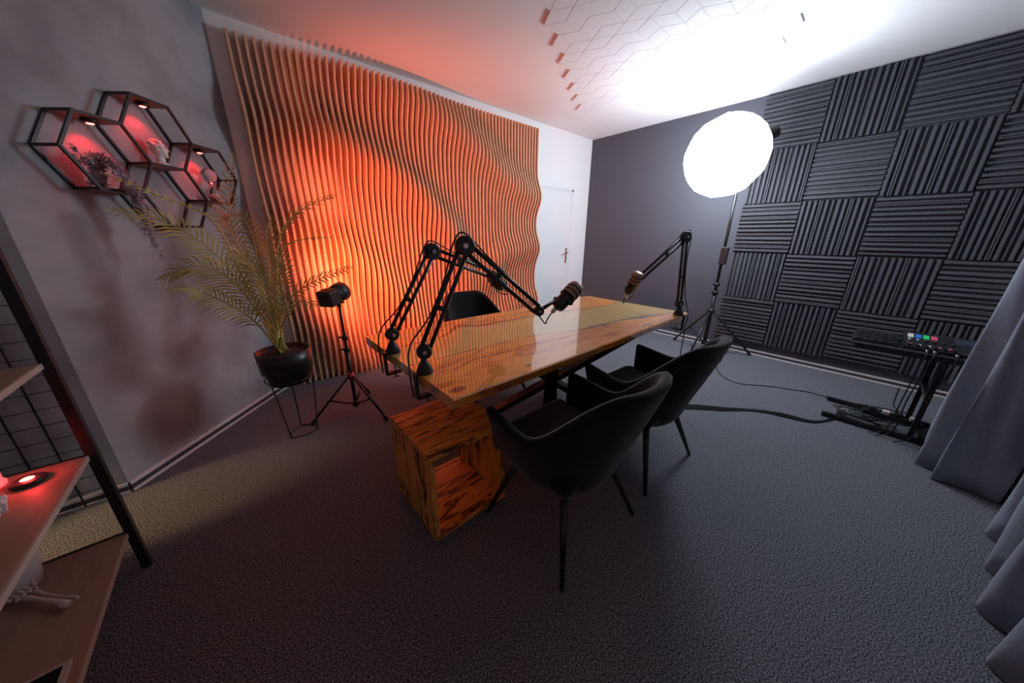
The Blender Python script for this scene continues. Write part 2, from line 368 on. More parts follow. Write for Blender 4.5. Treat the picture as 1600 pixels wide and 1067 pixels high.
# ------------------------------------------------------------------ ceiling pads: hexagons of three rhombi
OX, OY, UX, UY = -2.112, -1.487, 0.0747, 0.1295
def lat(m, n): return V((OX+UX*m, OY-UY*n, 0))
def rhomb(pts, th):
    c = sum(pts, V())/4; zc = H-0.0005; flat = abs(pts[1].y-pts[2].y) < 1e-4
    kx, ky = (0.968, 1.0) if flat else (0.974, 0.974)      # joints stay open only along the slanting sides
    ins = [c + V(((p.x-c.x)*kx, (p.y-c.y)*ky, 0)) for p in pts]
    vs = [(p.x, p.y, zc) for p in ins] + [(p.x, p.y, zc-th) for p in ins]
    return MB().add(vs, [(0, 1, 2, 3), (7, 6, 5, 4), (0, 4, 5, 1), (1, 5, 6, 2), (2, 6, 7, 3), (3, 7, 4, 0)])
for ci, m in enumerate(range(-13, 15, 3)):
    for k in range(7):
        n = -(m+4)//3 + 2*k; right = ci % 2 == 0
        c = lat(m, n); s = 1 if (m % 2) else -1
        hx = thing('hexagon_ceiling_pad', (c.x, c.y, H-0.03), 'white felt hexagon of three rhombi stuck to the ceiling', 'ceiling pad', 'hexagon pads in the honeycomb on the ceiling')
        q = lambda dm, dn: lat(m+dm*s, n+dn)
        for pts in ([q(0, 0), q(1, -1), q(2, 0), q(1, 1)], [q(0, 0), q(1, 1), q(-1, 1), q(-2, 0)], [q(0, 0), q(-2, 0), q(-1, -1), q(1, -1)]):
            rhomb(pts, 0.013).build('rhombus_pad', 'pad', hx)

# ------------------------------------------------------------------ river table
TX0, TX1, TY0, TY1, TZ, TT = -3.925, -1.92, -1.49, -2.405, 0.76, 0.045
tb = thing('dining_table', (-2.92, -1.95, 0), 'glossy resin river table of amber wood slabs on a black crossed steel base', 'table')
def wig(x, s, a): return a*(math.sin(x*9.1+s)+0.6*math.sin(x*21.7+s*2.3)+0.35*math.sin(x*47+s*3.1))
def yu(x): return lerp([-3.93, -3.61, -3.41, -3.31, -2.93, -2.46, -2.32, -1.90], [-1.80, -1.76, -1.66, -1.735, -1.735, -1.825, -1.85, -1.862], x) + wig(x, 0.4, 0.006)
def yl(x): return lerp([-3.93, -3.53, -3.18, -2.9, -2.72, -2.46, -2.28, -2.12, -1.9], [-2.02, -2.045, -2.055, -2.155, -2.165, -2.185, -2.21, -2.30, -2.36], x) + wig(x, 2.2, 0.006)
def wu(x): return lerp([-3.93, -3.62, -3.45, -3.30, -3.1, -2.95, -2.7, -2.5, -2.35, -2.1, -1.9], [0.008, 0.010, 0.055, 0.050, 0.014, 0.030, 0.008, 0.026, 0.010, 0.008, 0.008], x) + 0.003*math.sin(x*31)
def wl(x): return lerp([-3.93, -3.5, -3.2, -2.95, -2.7, -2.6, -2.48, -2.35, -2.2, -2.05, -1.9], [0.006, 0.010, 0.008, 0.014, 0.034, 0.014, 0.020, 0.055, 0.048, 0.012, 0.006], x) + 0.003*math.sin(x*27)
def yo0(x): return TY0 + 0.008*math.sin(x*3.1)+0.004*math.sin(x*11)
def yo1(x): return TY1 + 0.005*math.sin(x*2.3)
NX = 100
def band(f0, f1, name, m, outer=0):
    """strip between y=f0(x) (far) and y=f1(x) (near); outer=+1/-1 bevels that outer edge"""
    mb = MB(); vs = []; fs = []; bv = 0.006
    for i in range(NX+1):
        x = TX0+(TX1-TX0)*i/NX; a, b = f0(x), f1(x); zt = TZ; zb = TZ-TT
        if outer == 1: ring = [(a, zb+0.004), (a, zt-bv), (a-bv, zt), (b, zt), (b, zb), (a-0.01, zb)]
        elif outer == -1: ring = [(a, zb), (a, zt), (b+bv, zt), (b, zt-bv), (b+0.004, zt-0.022), (b+0.012, zb)]
        else: ring = [(a, zb), (a, zt), (b, zt), (b, zb)]
        vs += [(x, y, z) for y, z in ring]; k = len(ring)
    for i in range(NX):
        for j in range(k): fs.append((i*k+j, i*k+(j+1) % k, (i+1)*k+(j+1) % k, (i+1)*k+j))
    fs += [tuple(range(k)), tuple(NX*k+j for j in range(k))]
    return mb.add(vs, fs).build(name, m, tb)
s1 = band(yo0, lambda x: yu(x)+wu(x), 'wood_slab', 'slab', 1)
band(lambda x: yu(x)+wu(x), yu, 'bark_edge', 'bark')
band(yu, yl, 'resin_river', 'resin')
band(yl, lambda x: yl(x)-wl(x), 'bark_edge', 'bark')
s2 = band(lambda x: yl(x)-wl(x), yo1, 'wood_slab', 'slab', -1)
def crack(pts, wd):
    mb = MB(); P = catmull([V((*p, TZ)) for p in pts], 8); vs = []
    for i, p in enumerate(P):
        d = (P[min(i+1, len(P)-1)]-P[max(i-1, 0)]).normalized(); n = V((-d.y, d.x, 0)); ww = wd*(0.5+0.5*abs(math.sin(i*0.9)))*(0.3+math.sin(math.pi*(i+0.5)/len(P)))
        vs += [p+n*ww+V((0, 0, 0.0004)), p-n*ww+V((0, 0, 0.0004)), p+n*ww-V((0, 0, 0.002)), p-n*ww-V((0, 0, 0.002))]
    fs = []
    for i in range(len(P)-1):
        q = i*4; fs += [(q, q+1, q+5, q+4), (q, q+4, q+6, q+2), (q+1, q+3, q+7, q+5)]
    return mb.add(vs, fs)
crack([(-3.90, -2.14), (-3.79, -2.185), (-3.66, -2.15), (-3.53, -2.165), (-3.35, -2.165), (-3.1, -2.20), (-2.8, -2.215)], 0.0045).build('dark_grain_crack', 'bark', tb)
crack([(-3.7, -1.60), (-3.5, -1.585), (-3.2, -1.62), (-2.9, -1.60), (-2.5, -1.65), (-2.2, -1.66)], 0.004).build('dark_grain_crack', 'bark', tb)
for (kx, ky, kr) in ((-3.875, -2.352, 0.020), (-3.523, -2.355, 0.011)):
    prof = [(0.0002, 0.0003), (kr, 0.0003), (kr, -0.002)]
    mb = MB().lathe(prof, 16, Matrix.Translation((kx, ky, TZ))); c = V((kx, ky, TZ))
    mb.v = [V((c.x+(v.x-c.x)*1.7, v.y, v.z)) for v in mb.v]; mb.build('wood_knot', 'bark', tb, smooth=False)
bc = V((-2.90, -1.95, 0.355))
for sx, sy in ((-1, -1), (1, -1), (-1, 1), (1, 1)):
    top = V((bc.x+sx*0.43, bc.y+sy*0.36, TZ-TT-0.006)); bot = V((bc.x-sx*0.43, bc.y-sy*0.36, 0.004))
    MB().bar(top, bc+V((0, 0, 0)), 0.085, 0.035, (0, 0, 1)).bar(bc, bot, 0.085, 0.035, (0, 0, 1)).build('leg', 'black_metal', tb)
MB().box((bc.x-0.48, bc.y-0.40, TZ-TT-0.008), (bc.x-0.38, bc.y+0.40, TZ-TT-0.0005)).build('mounting_plate', 'black_metal', tb)
MB().box((bc.x+0.38, bc.y-0.40, TZ-TT-0.008), (bc.x+0.48, bc.y+0.40, TZ-TT-0.0005)).build('mounting_plate', 'black_metal', tb)

# ------------------------------------------------------------------ scorched wooden cube
bx = thing('side_cube', (-3.76, -2.04, 0), 'scorched pine open cube standing on the carpet under the table end', 'cube stool')
X0, X1, Y0, Y1, BH, bt = -3.965, -3.57, -2.255, -1.85, 0.445, 0.024
MB().bbox((X0, Y0, BH-bt), (X1, Y1, BH), 0.002).build('top_board', 'burnt_flat', bx)
MB().bbox((X0, Y0, 0.001), (X1, Y1, bt), 0.002).build('bottom_board', 'burnt_flat', bx)
MB().bbox((X0, Y0+0.002, bt), (X0+bt, Y1-0.002, BH-bt), 0.002).build('side_board', 'burnt', bx)
MB().bbox((X1-bt, Y0+0.002, bt), (X1, Y1-0.002, BH-bt), 0.002).build('side_board', 'burnt', bx)

# ------------------------------------------------------------------ chairs
def make_chair(name, label, group):
    ch = thing(name, (0, 0, 0), label, 'chair', group)
    NSG, NV = 40, 10; vs = []; fs = []
    def outline(s, a, b, front):
        """s in -1..1, 0 = back centre"""
        L = math.pi/2; st = front/ a if a else 1
        th = abs(s)*(L+0.9); sg = 1 if s >= 0 else -1
        if th <= L: x = a*math.sin(th)**0.8; y = -b*math.cos(th)**0.85
        else: x = a*(1-0.05*((th-L)/0.9)**2); y = front*(th-L)/0.9
        return sg*x, y
    for i in range(NSG+1):
        s = -1+2*i/NSG; a_s = abs(s)
        g = max(0.0, min(1.0, (0.62-a_s)/(0.62-0.17))); g = g*g*(3-2*g)
        hz = 0.585 + 0.245*g + 0.03*max(0, (a_s-0.62)/0.38)
        for j in range(NV+1):
            v = j/NV; zb = 0.318+0.03*a_s
            z = zb+(hz-zb)*v; e = v**0.6
            aa = 0.195+(0.284-0.195)*e; bb = 0.18+(0.287-0.18)*e + 0.075*max(0, (z-0.45)/0.38)*g; ff = 0.16+0.05*e - 0.06*max(0, 0.35-v)*a_s
            x, y = outline(s, aa, bb, ff); vs.append((x, y, z))
    for i in range(NSG):
        for j in range(NV):
            p = i*(NV+1)+j; fs.append((p, p+NV+1, p+NV+2, p+1))
    sh = MB().add(vs, fs, True).build('shell', 'velvet', ch)
    md = sh.modifiers.new('thick', 'SOLIDIFY'); md.thickness = 0.042; md.offset = 0
    md = sh.modifiers.new('sub', 'SUBSURF'); md.levels = 1; md.render_levels = 1
    st = MB().bbox((-0.235, -0.20, 0.365), (0.235, 0.245, 0.465), 0.03).build('seat', 'velvet', ch, smooth=True)
    MB().bbox((-0.18, -0.16, 0.318), (0.18, 0.18, 0.372), 0.012).build('seat_base', 'velvet', ch)
    MB().tube([(x, y, 0.47) for x, y in ((-0.2, -0.17), (-0.2, 0.2), (0.2, 0.2), (0.2, -0.17))], 0.004).build('piping', 'velvet', ch)
    for sx in (-1, 1):
        for sy in (-1, 1):
            MB().tube([(sx*0.15, sy*0.13, 0.335), (sx*0.265, sy*0.238, 0.002)], [0.019, 0.009], 12).build('leg', 'black_metal', ch)
    return ch
c1 = make_chair('armchair', 'black velvet tub armchair beside the scorched wooden cube', 'velvet armchairs around the table')
c2 = copy_tree(c1); c2['label'] = 'black velvet tub armchair nearer the cable bundle, beside the long table edge'
c3 = copy_tree(c1); c3['label'] = 'black velvet tub armchair between the table and the slat wall'
c1.location = (-3.435, -2.51, 0); c2.location = (-2.735, -2.50, 0); c2.rotation_euler.z = math.radians(-2)
c3.location = (-2.94, -1.24, 0); c3.rotation_euler.z = math.radians(178)

# ------------------------------------------------------------------ microphones on boom arms
def boom(base, J, Ee, Ff, edge, label, cable_side):
    J, Ee, Ff = V(J), V(Ee), V(Ff); bx_, by_ = base
    o = thing('boom_arm', (bx_, by_, TZ), label, 'boom arm', 'boom arms clamped to the table')
    MB().lathe([(0.034, 0.0008), (0.035, 0.006), (0.022, 0.036), (0.011, 0.056), (0.009, 0.062)], 20, Matrix.Translation((bx_, by_, TZ))).build('base_cone', 'black_plastic', o)
    e = V(edge)      # unit vector pointing off the table edge
    ex = V((bx_, by_, 0)); off = 0.045
    p = lambda d, z: ex + e*d + V((0, 0, z))
    MB().bar(p(-0.02, TZ+0.004), p(off, TZ+0.004), 0.028, 0.007).bar(p(off-0.004, TZ+0.006), p(off-0.004, TZ-0.105), 0.028, 0.008, e).bar(p(off, TZ-0.102), p(-0.025, TZ-0.102), 0.028, 0.008).build('clamp', 'black_metal', o)
    MB().tube([p(0.0, TZ-0.13), p(0.0, TZ-TT-0.008)], 0.005).lathe([(0.013, 0), (0.013, 0.006)], 14, Matrix.Translation(p(0, TZ-TT-0.010))).tube([p(-0.02, TZ-0.128), p(0.02, TZ-0.128)], 0.003).build('clamp_screw', 'chrome', o)
    n = (Ee-J).cross(Ff-Ee); n.z *= 0.2; n.normalize()
    if n.dot(CAM-Ee) < 0: n = -n
    def disc(name, c, r, th):
        d = MB().lathe([(r*0.85, -th/2), (r, -th/2+0.004), (r, th/2-0.004), (r*0.85, th/2)], 22, axis_mtx(c, n)).build(name, 'black_plastic', o)
        MB().lathe([(r*0.28, th/2), (r*0.25, th/2+0.004)], 14, axis_mtx(c, n)).build('joint_bolt', 'chrome', d)
    MB().tube([V((bx_, by_, TZ+0.05)), J], 0.009, 10).build('swivel_post', 'black_metal', o)
    disc('lower_joint', J, 0.030, 0.034); disc('elbow_joint', Ee, 0.037, 0.038); disc('end_joint', Ff, 0.022, 0.028)
    for A, B, nm in ((J, Ee, 'lower_arm_bar'), (Ee, Ff, 'upper_arm_bar')):
        d = (B-A).normalized(); sd = d.cross(n).normalized()
        for s in (-1, 1):
            MB().tube([A+sd*s*0.0165+d*0.012, B+sd*s*0.0165-d*0.012], 0.0086, 10).build(nm, 'black_metal', o)
        MB().tube([A+d*(0.03+0.0035*k*1.0) + V((0, 0, 0)) for k in range(2)], 0.004, 6).build('spring_anchor', 'chrome', o)
        # spring running between the bars
        L = (B-A).length-0.07; pts = []
        for k in range(121):
            t = k/120; an = t*2*math.pi*26; pts.append(A+d*(0.035+L*t)+(n*math.cos(an)+sd*math.sin(an))*0.004)
        MB().tube(pts, 0.0010, 4).build('spring', 'black_metal', o)
        m = A.lerp(B, 0.42); MB().bar(m-sd*0.024, m+sd*0.024, 0.02, 0.010, n).build('cable_clip', 'black_plastic', o)
    lo_ = (Ee-J).normalized(); back = -(V((Ff.x-J.x, Ff.y-J.y, 0)).normalized())
    MB().tube(catmull([p(off+0.012, TZ-0.09), p(off+0.018, TZ+0.02), J+back*0.05+V((0, 0, 0.03)), J.lerp(Ee, 0.35)+back*0.032, J.lerp(Ee, 0.7)+back*0.03, Ee+back*0.045+V((0, 0, 0.005)), Ee+V((0, 0, 0.046)), Ee.lerp(Ff, 0.3)+V((0, 0, 0.036)), Ee.lerp(Ff, 0.7)+V((0, 0, 0.028)), Ff+V((0, 0, 0.024))], 8), 0.0032, 6).build('cable', 'cable', o)
    return o
def micro(Ff, pos, dirv, label):
    Ff, pos = V(Ff), V(pos); dirv = V(dirv).normalized()
    o = thing('microphone', pos, label, 'microphone', 'podcast microphones')
    mx = axis_mtx(pos, dirv) @ Matrix.Scale(1.36, 4)
    MB().lathe([(0.010, -0.048), (0.020, -0.044), (0.023, -0.036), (0.023, 0.003), (0.0255, 0.008)], 22, mx).build('body', 'black_metal', o)
    MB().lathe([(0.022, 0.006), (0.0265, 0.010), (0.0265, 0.056), (0.022, 0.064), (0.012, 0.067)], 24, mx).build('grille', 'mic_band', o)
    for h in (0.009, 0.026, 0.043): MB().lathe([(0.0265, h-0.003), (0.0285, h-0.002), (0.0285, h+0.002), (0.0265, h+0.003)], 24, mx, False).build('band', 'black_metal', o)
    sd = dirv.cross(V((0, 0, 1))).normalized(); side = sd if sd.dot(Ff-pos) > 0 else -sd
    yk = [Ff, Ff.lerp(pos, 0.35)+V((0, 0, -0.006))]
    b0 = pos+side*0.040-dirv*0.02
    MB().tube([Ff]+[Ff.lerp(b0, 0.5), b0], [0.010, 0.008, 0.009], 10).build('swivel_mount', 'black_metal', o)
    MB().lathe([(0.013, -0.006), (0.013, 0.012)], 14, axis_mtx(b0, side)).lathe([(0.011, -0.006), (0.011, 0.012)], 14, axis_mtx(pos-side*0.040-dirv*0.02, -side)).build('thumb_screw', 'black_plastic', o)
    tail = pos-dirv*0.064
    MB().tube([tail, tail-dirv*0.03], 0.0095, 12).build('plug', 'chrome', o)
    sag = tail-dirv*0.03
    MB().tube(catmull([sag, sag-dirv*0.035+V((0, 0, -0.012)), sag.lerp(Ff, 0.5)+V((0, 0, -0.055)), Ff+V((0, 0, -0.018))], 8), 0.003, 6).build('cable', 'cable', o)
    return o
F1, F2, F3 = V((-3.31, -1.82, 1.082)), V((-3.43, -2.315, 0.978)), V((-2.355, -2.21, 1.030))
boom((-3.905, -1.827), (-3.90, -1.827, 0.848), (-3.69, -1.87, 1.217), F1, (-1, 0, 0), 'black spring boom arm clamped to the table end nearer the slat wall', 0)
boom((-3.897, -2.14), (-3.893, -2.14, 0.850), (-3.72, -2.195, 1.250), F2, (-1, 0, 0), 'black spring boom arm clamped to the table end above the scorched cube', 0)
boom((-2.045, -2.375), (-2.042, -2.365, 0.838), (-2.035, -2.33, 1.293), F3, (0, -1, 0), 'black spring boom arm clamped at the table corner in front of the bare dark wall', 0)
micro(F1, F1+V((0.045, 0.0, -0.045)), (0.15, 0.75, 0.25), 'black microphone hanging from the boom arm in front of the slat wall')
micro(F2, at_depth(884, 466, (F2-CAM).dot(fw)+0.05), rt*0.62+up*0.62+fw*0.25, 'black microphone with painted warm-lit bands held before the white door')
micro(F3, at_depth(988, 445, (F3-CAM).dot(fw)-0.05), rt*0.25+up*0.72-fw*0.55, 'black microphone with painted warm-lit bands held before the bare dark wall')
# cables of the arms
def cable(pts, r, label, n=8, name='cable', group=None):
    return tag(MB().tube(catmull(pts, n), r, 6).build(name, 'cable'), label, 'cable', group)

# ------------------------------------------------------------------ video light aimed at the slats
def tripod(name, c, feet, hub_z, top_z, collar_z, label, pole_r=0.013, leg_r=0.009, red=False, parts=None):
    c = V(c); o = thing(name, (c.x, c.y, 0), label, 'light stand')
    MB().tube([c+V((0, 0, collar_z)), c+V((0, 0, hub_z+0.22))], pole_r, 12).build('lower_pole', 'black_metal', o)
    MB().tube([c+V((0, 0, hub_z+0.20)), c+V((0, 0, top_z))], pole_r*0.72, 12).build('upper_pole', 'black_metal', o)
    MB().lathe([(pole_r*1.7, -0.02), (pole_r*1.9, 0), (pole_r*1.6, 0.025)], 14, Matrix.Translation(c+V((0, 0, hub_z)))).build('hub', 'red_metal' if red else 'black_plastic', o)
    MB().lathe([(pole_r*1.6, -0.02), (pole_r*1.6, 0.02)], 14, Matrix.Translation(c+V((0, 0, collar_z)))).build('collar', 'black_plastic', o)
    for k, z in enumerate((hub_z+0.21, hub_z+0.30)):
        if z > top_z: continue
        MB().lathe([(pole_r*1.5, -0.018), (pole_r*1.5, 0.018)], 14, Matrix.Translation(c+V((0, 0, z)))).bar(c+V((0, 0, z)), c-rt*0.045+V((0, 0, z)), 0.012, 0.012).build('lock_knob', 'black_plastic', o)
    for f in feet:
        f = V((*f, 0.012)); d = V((f.x-c.x, f.y-c.y, 0)).normalized()
        a = c+d*0.02+V((0, 0, hub_z))
        lg = MB().tube([a, f], leg_r, 8).build('leg', 'black_metal', o)
        MB().tube([f+(a-f).normalized()*0.05, f-V((0, 0, 0.010))], leg_r*1.35, 8).build('rubber_foot', 'black_plastic', lg)
        MB().tube([c+d*0.015+V((0, 0, collar_z)), a.lerp(f, 0.52)], leg_r*0.7, 8).build('strut', 'black_metal', o)
    return o
tripod('light_stand', (-3.9, -0.88, 0), [(-4.196, -0.863), (-3.771, -1.15), (-3.73, -0.63)], 0.30, 0.84, 0.075, 'black tripod with red joints standing beside the palm planter', red=True)
vl = thing('video_light', (-3.9, -0.88, 0.84), 'black round-nosed studio lamp aimed at the slat wall', 'studio lamp')
mx = axis_mtx(LAMP_HEAD, LAMP_DIR)
vb = MB().bbox((-0.05, -0.048, -0.105), (0.05, 0.048, 0.0), 0.008); vb.v = [mx @ v for v in vb.v]; vb.build('body', 'black_plastic', vl)
vb = MB()
for k in range(5): vb.box((-0.046, -0.052, -0.095+k*0.018), (0.046, 0.052, -0.087+k*0.018))
vb.v = [mx @ v for v in vb.v]; vb.build('cooling_fin', 'black_plastic', vl)
MB().lathe([(0.050, -0.002), (0.056, 0.01), (0.056, 0.022), (0.062, 0.028), (0.066, 0.085), (0.064, 0.086), (0.058, 0.03), (0.02, 0.03)], 28, mx, False).build('reflector', 'black_plastic', vl)
MB().lathe([(0.0565, 0.010), (0.0595, 0.013), (0.0595, 0.021), (0.0565, 0.024)], 28, mx, False).build('ring', 'matte_black', vl)
MB().lathe([(0.054, 0.034), (0.03, 0.040), (0.002, 0.042)], 24, mx, False).build('lens', 'lens_glow', vl)
MB().tube([V((-3.9, -0.88, 0.82)), V((-3.905, -0.875, 0.862))], 0.014, 12).bar(V((-3.905, -0.872, 0.85)), V((-3.905, -0.872, 0.85))+rt*0.045, 0.012, 0.012).build('yoke', 'black_plastic', vl)

# ------------------------------------------------------------------ lantern softbox
tripod('light_stand', (-0.365, -2.1, 0), [(-0.162, -1.683), (-0.075, -2.505), (-0.84, -2.1)], 0.50, 2.10, 0.12, 'tall black tripod carrying the glowing lantern by the dark wall', pole_r=0.021, leg_r=0.011)
pwr = thing('power_adapter', (-0.365, -2.1, 1.02), 'black power adapter strapped to the pole under the glowing lantern', 'power adapter')
MB().bbox((-0.425, -2.155, 1.02), (-0.382, -2.085, 1.20), 0.008).build('case', 'black_plastic', pwr)
MB().lathe([(0.0225, 1.10), (0.0235, 1.10), (0.0235, 1.125), (0.0225, 1.125)], 16, Matrix.Translation((-0.365, -2.1, 0)), False).build('strap', 'matte_black', pwr)
sd = V((-0.62, 0.52, -0.40)).normalized()      # facing direction, away from the lamp head
sb = thing('lantern_softbox', (-0.365, -2.1, 2.10), 'glowing white faceted lantern softbox in front of the dark wall', 'softbox')
ms = axis_mtx(SOFTBOX_POS, -sd)
ring = lambda k: (max(0.004, SOFTBOX_R*math.sin(math.pi*k/9)), -SOFTBOX_R*0.97*math.cos(math.pi*k/9))
MB().lathe([ring(k) for k in (0, 1, 2, 3, 4, 5, 6, 6.9)], 14, ms, False).build('diffuser', 'softbox', sb, smooth=False)
MB().lathe([ring(6.9), ring(7.4), (0.16, SOFTBOX_R*0.86), (0.10, SOFTBOX_R*0.93)], 14, ms, False).build('rear_collar', 'matte_black', sb, smooth=False)
hb = SOFTBOX_POS - sd*(SOFTBOX_R*0.92)
MB().lathe([(0.105, 0.0), (0.105, 0.02), (0.05, 0.03), (0.05, 0.15), (0.04, 0.16)], 22, axis_mtx(hb, -sd)).build('lamp_head', 'black_plastic', sb)
MB().tube([hb-sd*0.10, V((-0.365, -2.1, 2.20)), V((-0.365, -2.1, 2.08))], 0.016, 10).build('bracket', 'black_metal', sb)

# ------------------------------------------------------------------ plant
ps = thing('plant_stand', (-4.262, -0.905, 0), 'thin black wire stand under the palm pot', 'plant stand')
PC = V((-4.262, -0.905, 0)); PZ = 0.415
feet = [V((-4.331, -0.955, 0.004)), V((-4.174, -0.934, 0.004)), V((-4.256, -0.823, 0.004))]
for i, f in enumerate(feet):
    d = (f-PC); d.z = 0; d.normalize()
    MB().tube([PC+d*0.135+V((0, 0, PZ+0.075)), PC+d*0.128+V((0, 0, PZ)), f], 0.0038, 8).build('leg', 'black_metal', ps)
    g = feet[(i+1) % 3]; mid = (f+g)/2; out = (mid-PC); out.z = 0
    MB().tube(catmull([f, mid+out.normalized()*0.03, g], 6), 0.0032, 6).build('foot_wire', 'black_metal', ps)
MB().tube([PC+V((0.131*math.cos(k*math.pi/12), 0.131*math.sin(k*math.pi/12), PZ+0.0)) for k in range(25)], 0.0038, 6, False).build('ring', 'black_metal', ps)
pp = thing('potted_palm', (PC.x, PC.y, PZ), 'feathery areca palm in a black pot on a wire stand', 'potted palm')
PT = PZ+0.185
MB().lathe([(0.095, PZ-0.03), (0.112, PZ-0.028), (0.116, PZ+0.045), (0.140, PZ+0.052), (0.147, PT), (0.139, PT), (0.134, PZ+0.06), (0.02, PZ+0.05)], 32, Matrix.Translation((PC.x, PC.y, 0))).build('pot', 'black_metal', pp)
MB().lathe([(0.136, PT-0.03), (0.08, PT-0.018), (0.01, PT-0.012)], 20, Matrix.Translation((PC.x, PC.y, 0)), False).build('soil', 'soil', pp)
PD = (V((PC.x, PC.y, 0.7))-CAM).dot(fw)
def frond(pix, d0, d1, ll, m, nleaf=34, droop=0.25, seed=1, start=0.25):
    nleaf = int(nleaf*0.66)
    rnd = random.Random(seed); base = V((PC.x+rnd.uniform(-.03, .03), PC.y+rnd.uniform(-.03, .03), PT-0.02))
    pts = [base] + [at_depth(px, py, PD + d0 + (d1-d0)*(i+1)/len(pix)) for i, (px, py) in enumerate(pix)]
    P = catmull(pts, 10); cum = [0]
    for i in range(1, len(P)): cum.append(cum[-1]+(P[i]-P[i-1]).length)
    L = cum[-1]; fr_ = None
    mb = MB().tube(P, [0.0052*(1-0.8*i/(len(P)-1))+0.0008 for i in range(len(P))], 6)
    def at(s):
        for i in range(1, len(P)):
            if cum[i] >= s: t = (s-cum[i-1])/max(1e-6, cum[i]-cum[i-1]); return P[i-1].lerp(P[i], t), (P[i]-P[i-1]).normalized()
        return P[-1], (P[-1]-P[-2]).normalized()
    ax = V((rnd.uniform(-.3, .3), rnd.uniform(-.3, .3), 1))
    for k in range(nleaf):
        t = start+(1-start)*k/(nleaf-1); p, d = at(L*t)
        sdv = d.cross(-fw*0.55+ax*0.45); sdv.normalize(); nrm = sdv.cross(d)
        prof = math.sin(math.pi*min(1, max(0.0, (t-start)/(1-start)*0.86+0.14)))**0.6
        ln = ll*(0.28+0.72*prof)*rnd.uniform(0.88, 1.1)
        for s in (-1, 1):
            dr = (sdv*s*0.85 + d*(0.55+0.45*t) + nrm*rnd.uniform(0.05, 0.30)).normalized()
            q0 = p; q1 = p+dr*ln*0.5-V((0, 0, droop*ln*0.06)); q2 = p+dr*ln-V((0, 0, droop*ln*0.5))
            wd = dr.cross(nrm+V((rnd.uniform(-.4, .4),)*3)).normalized()*(0.0030+0.0026*prof); th = nrm*0.0006
            mb.add([q0-wd*0.4, q0+wd*0.4, q1-wd, q1+wd, q2, q0-th*3, q1-th*5], [(0, 1, 3, 2), (2, 3, 4), (0, 2, 6, 5), (1, 5, 6, 3), (2, 4, 6), (3, 6, 4)])
    return mb.build('frond', m, pp, fix=False)
frond([(398, 480), (345, 404), (263, 348), (175, 327)], -0.05, -0.50, 0.12, 'frond2', 40, 0.5, 1, 0.4)
frond([(401, 482), (354, 432), (300, 415), (255, 436)], -0.08, -0.36, 0.14, 'frond', 38, 0.5, 2, 0.35)
frond([(396, 500), (335, 464), (300, 452), (270, 452)], -0.10, -0.40, 0.12, 'frond', 34, 0.7, 3, 0.35)
frond([(384, 440), (332, 345), (246, 305), (160, 270)], -0.05, -0.52, 0.03, 'frond2', 20, 0.3, 4, 0.7)
frond([(405, 470), (376, 400), (357, 310), (363, 240)], 0.02, 0.06, 0.11, 'frond2', 40, 0.2, 5, 0.35)
frond([(412, 455), (395, 370), (372, 335), (345, 345)], 0.02, 0.02, 0.11, 'frond', 34, 0.6, 6, 0.4)
frond([(424, 460), (418, 400), (416, 365), (424, 340)], 0.15, 0.20, 0.13, 'frond2', 34, 0.3, 7, 0.35)
frond([(432, 460), (438, 369), (470, 328), (522, 306)], 0.05, 0.05, 0.12, 'frond2', 38, 0.4, 8, 0.4)
frond([(434, 430), (446, 385), (480, 373), (526, 371)], 0.18, 0.25, 0.05, 'frond2', 26, 0.5, 9, 0.4)
frond([(438, 500), (458, 462), (490, 440), (548, 418)], -0.05, -0.05, 0.085, 'frond', 34, 0.3, 10, 0.3)
frond([(430, 490), (440, 450), (446, 420), (440, 395)], -0.10, -0.16, 0.12, 'frond', 30, 0.4, 11, 0.3)
frond([(420, 490), (404, 440), (385, 405), (360, 395)], -0.12, -0.25, 0.13, 'frond2', 32, 0.6, 12, 0.35)
frond([(415, 480), (392, 420), (350, 350), (328, 320)], -0.02, 0.0, 0.10, 'frond2', 32, 0.4, 13, 0.5)
frond([(442, 505), (462, 475), (476, 470), (490, 478)], -0.12, -0.2, 0.09, 'frond', 26, 0.5, 14, 0.3)

# ------------------------------------------------------------------ hexagon wall shelf
def gp(u, z, off=0): p = GA+GD*u+GN*off; return V((p.x, p.y, z))
HS, HV, HD = 0.175, 0.1515, 0.12
hxs = thing('hexagon_shelf', gp(0.645, 1.63, 0.0), 'black metal honeycomb wall shelf of four open hexagons on the grey wall', 'wall shelf')
cent = [(0.909, 1.629), (0.645, 1.782), (0.381, 1.629), (0.645, 1.476)]
def hexv(u, z): return [(u+HS*math.cos(math.radians(60*k)), z+HV/0.866*math.sin(math.radians(60*k))) for k in range(6)]
seen = set()
for (u, z) in cent:
    vs = hexv(u, z)
    fb = MB()
    for k in range(6):
        a, b = vs[k], vs[(k+1) % 6]
        for off in (0.006, HD):
            e = (round(min(a[0], b[0]), 2), round(min(a[1], b[1]), 2), round(max(a[0], b[0]), 2), round(max(a[1], b[1]), 2), off)
            if e in seen: continue
            seen.add(e); fb.bar(gp(a[0], a[1], off), gp(b[0], b[1], off), 0.011, 0.011, GN)
        c = (round(a[0], 2), round(a[1], 2))
        if c not in seen: seen.add(c); fb.bar(gp(a[0], a[1], 0.001), gp(a[0], a[1], HD+0.004), 0.011, 0.011)
    fb.build('hexagon_frame', 'black_metal', hxs)
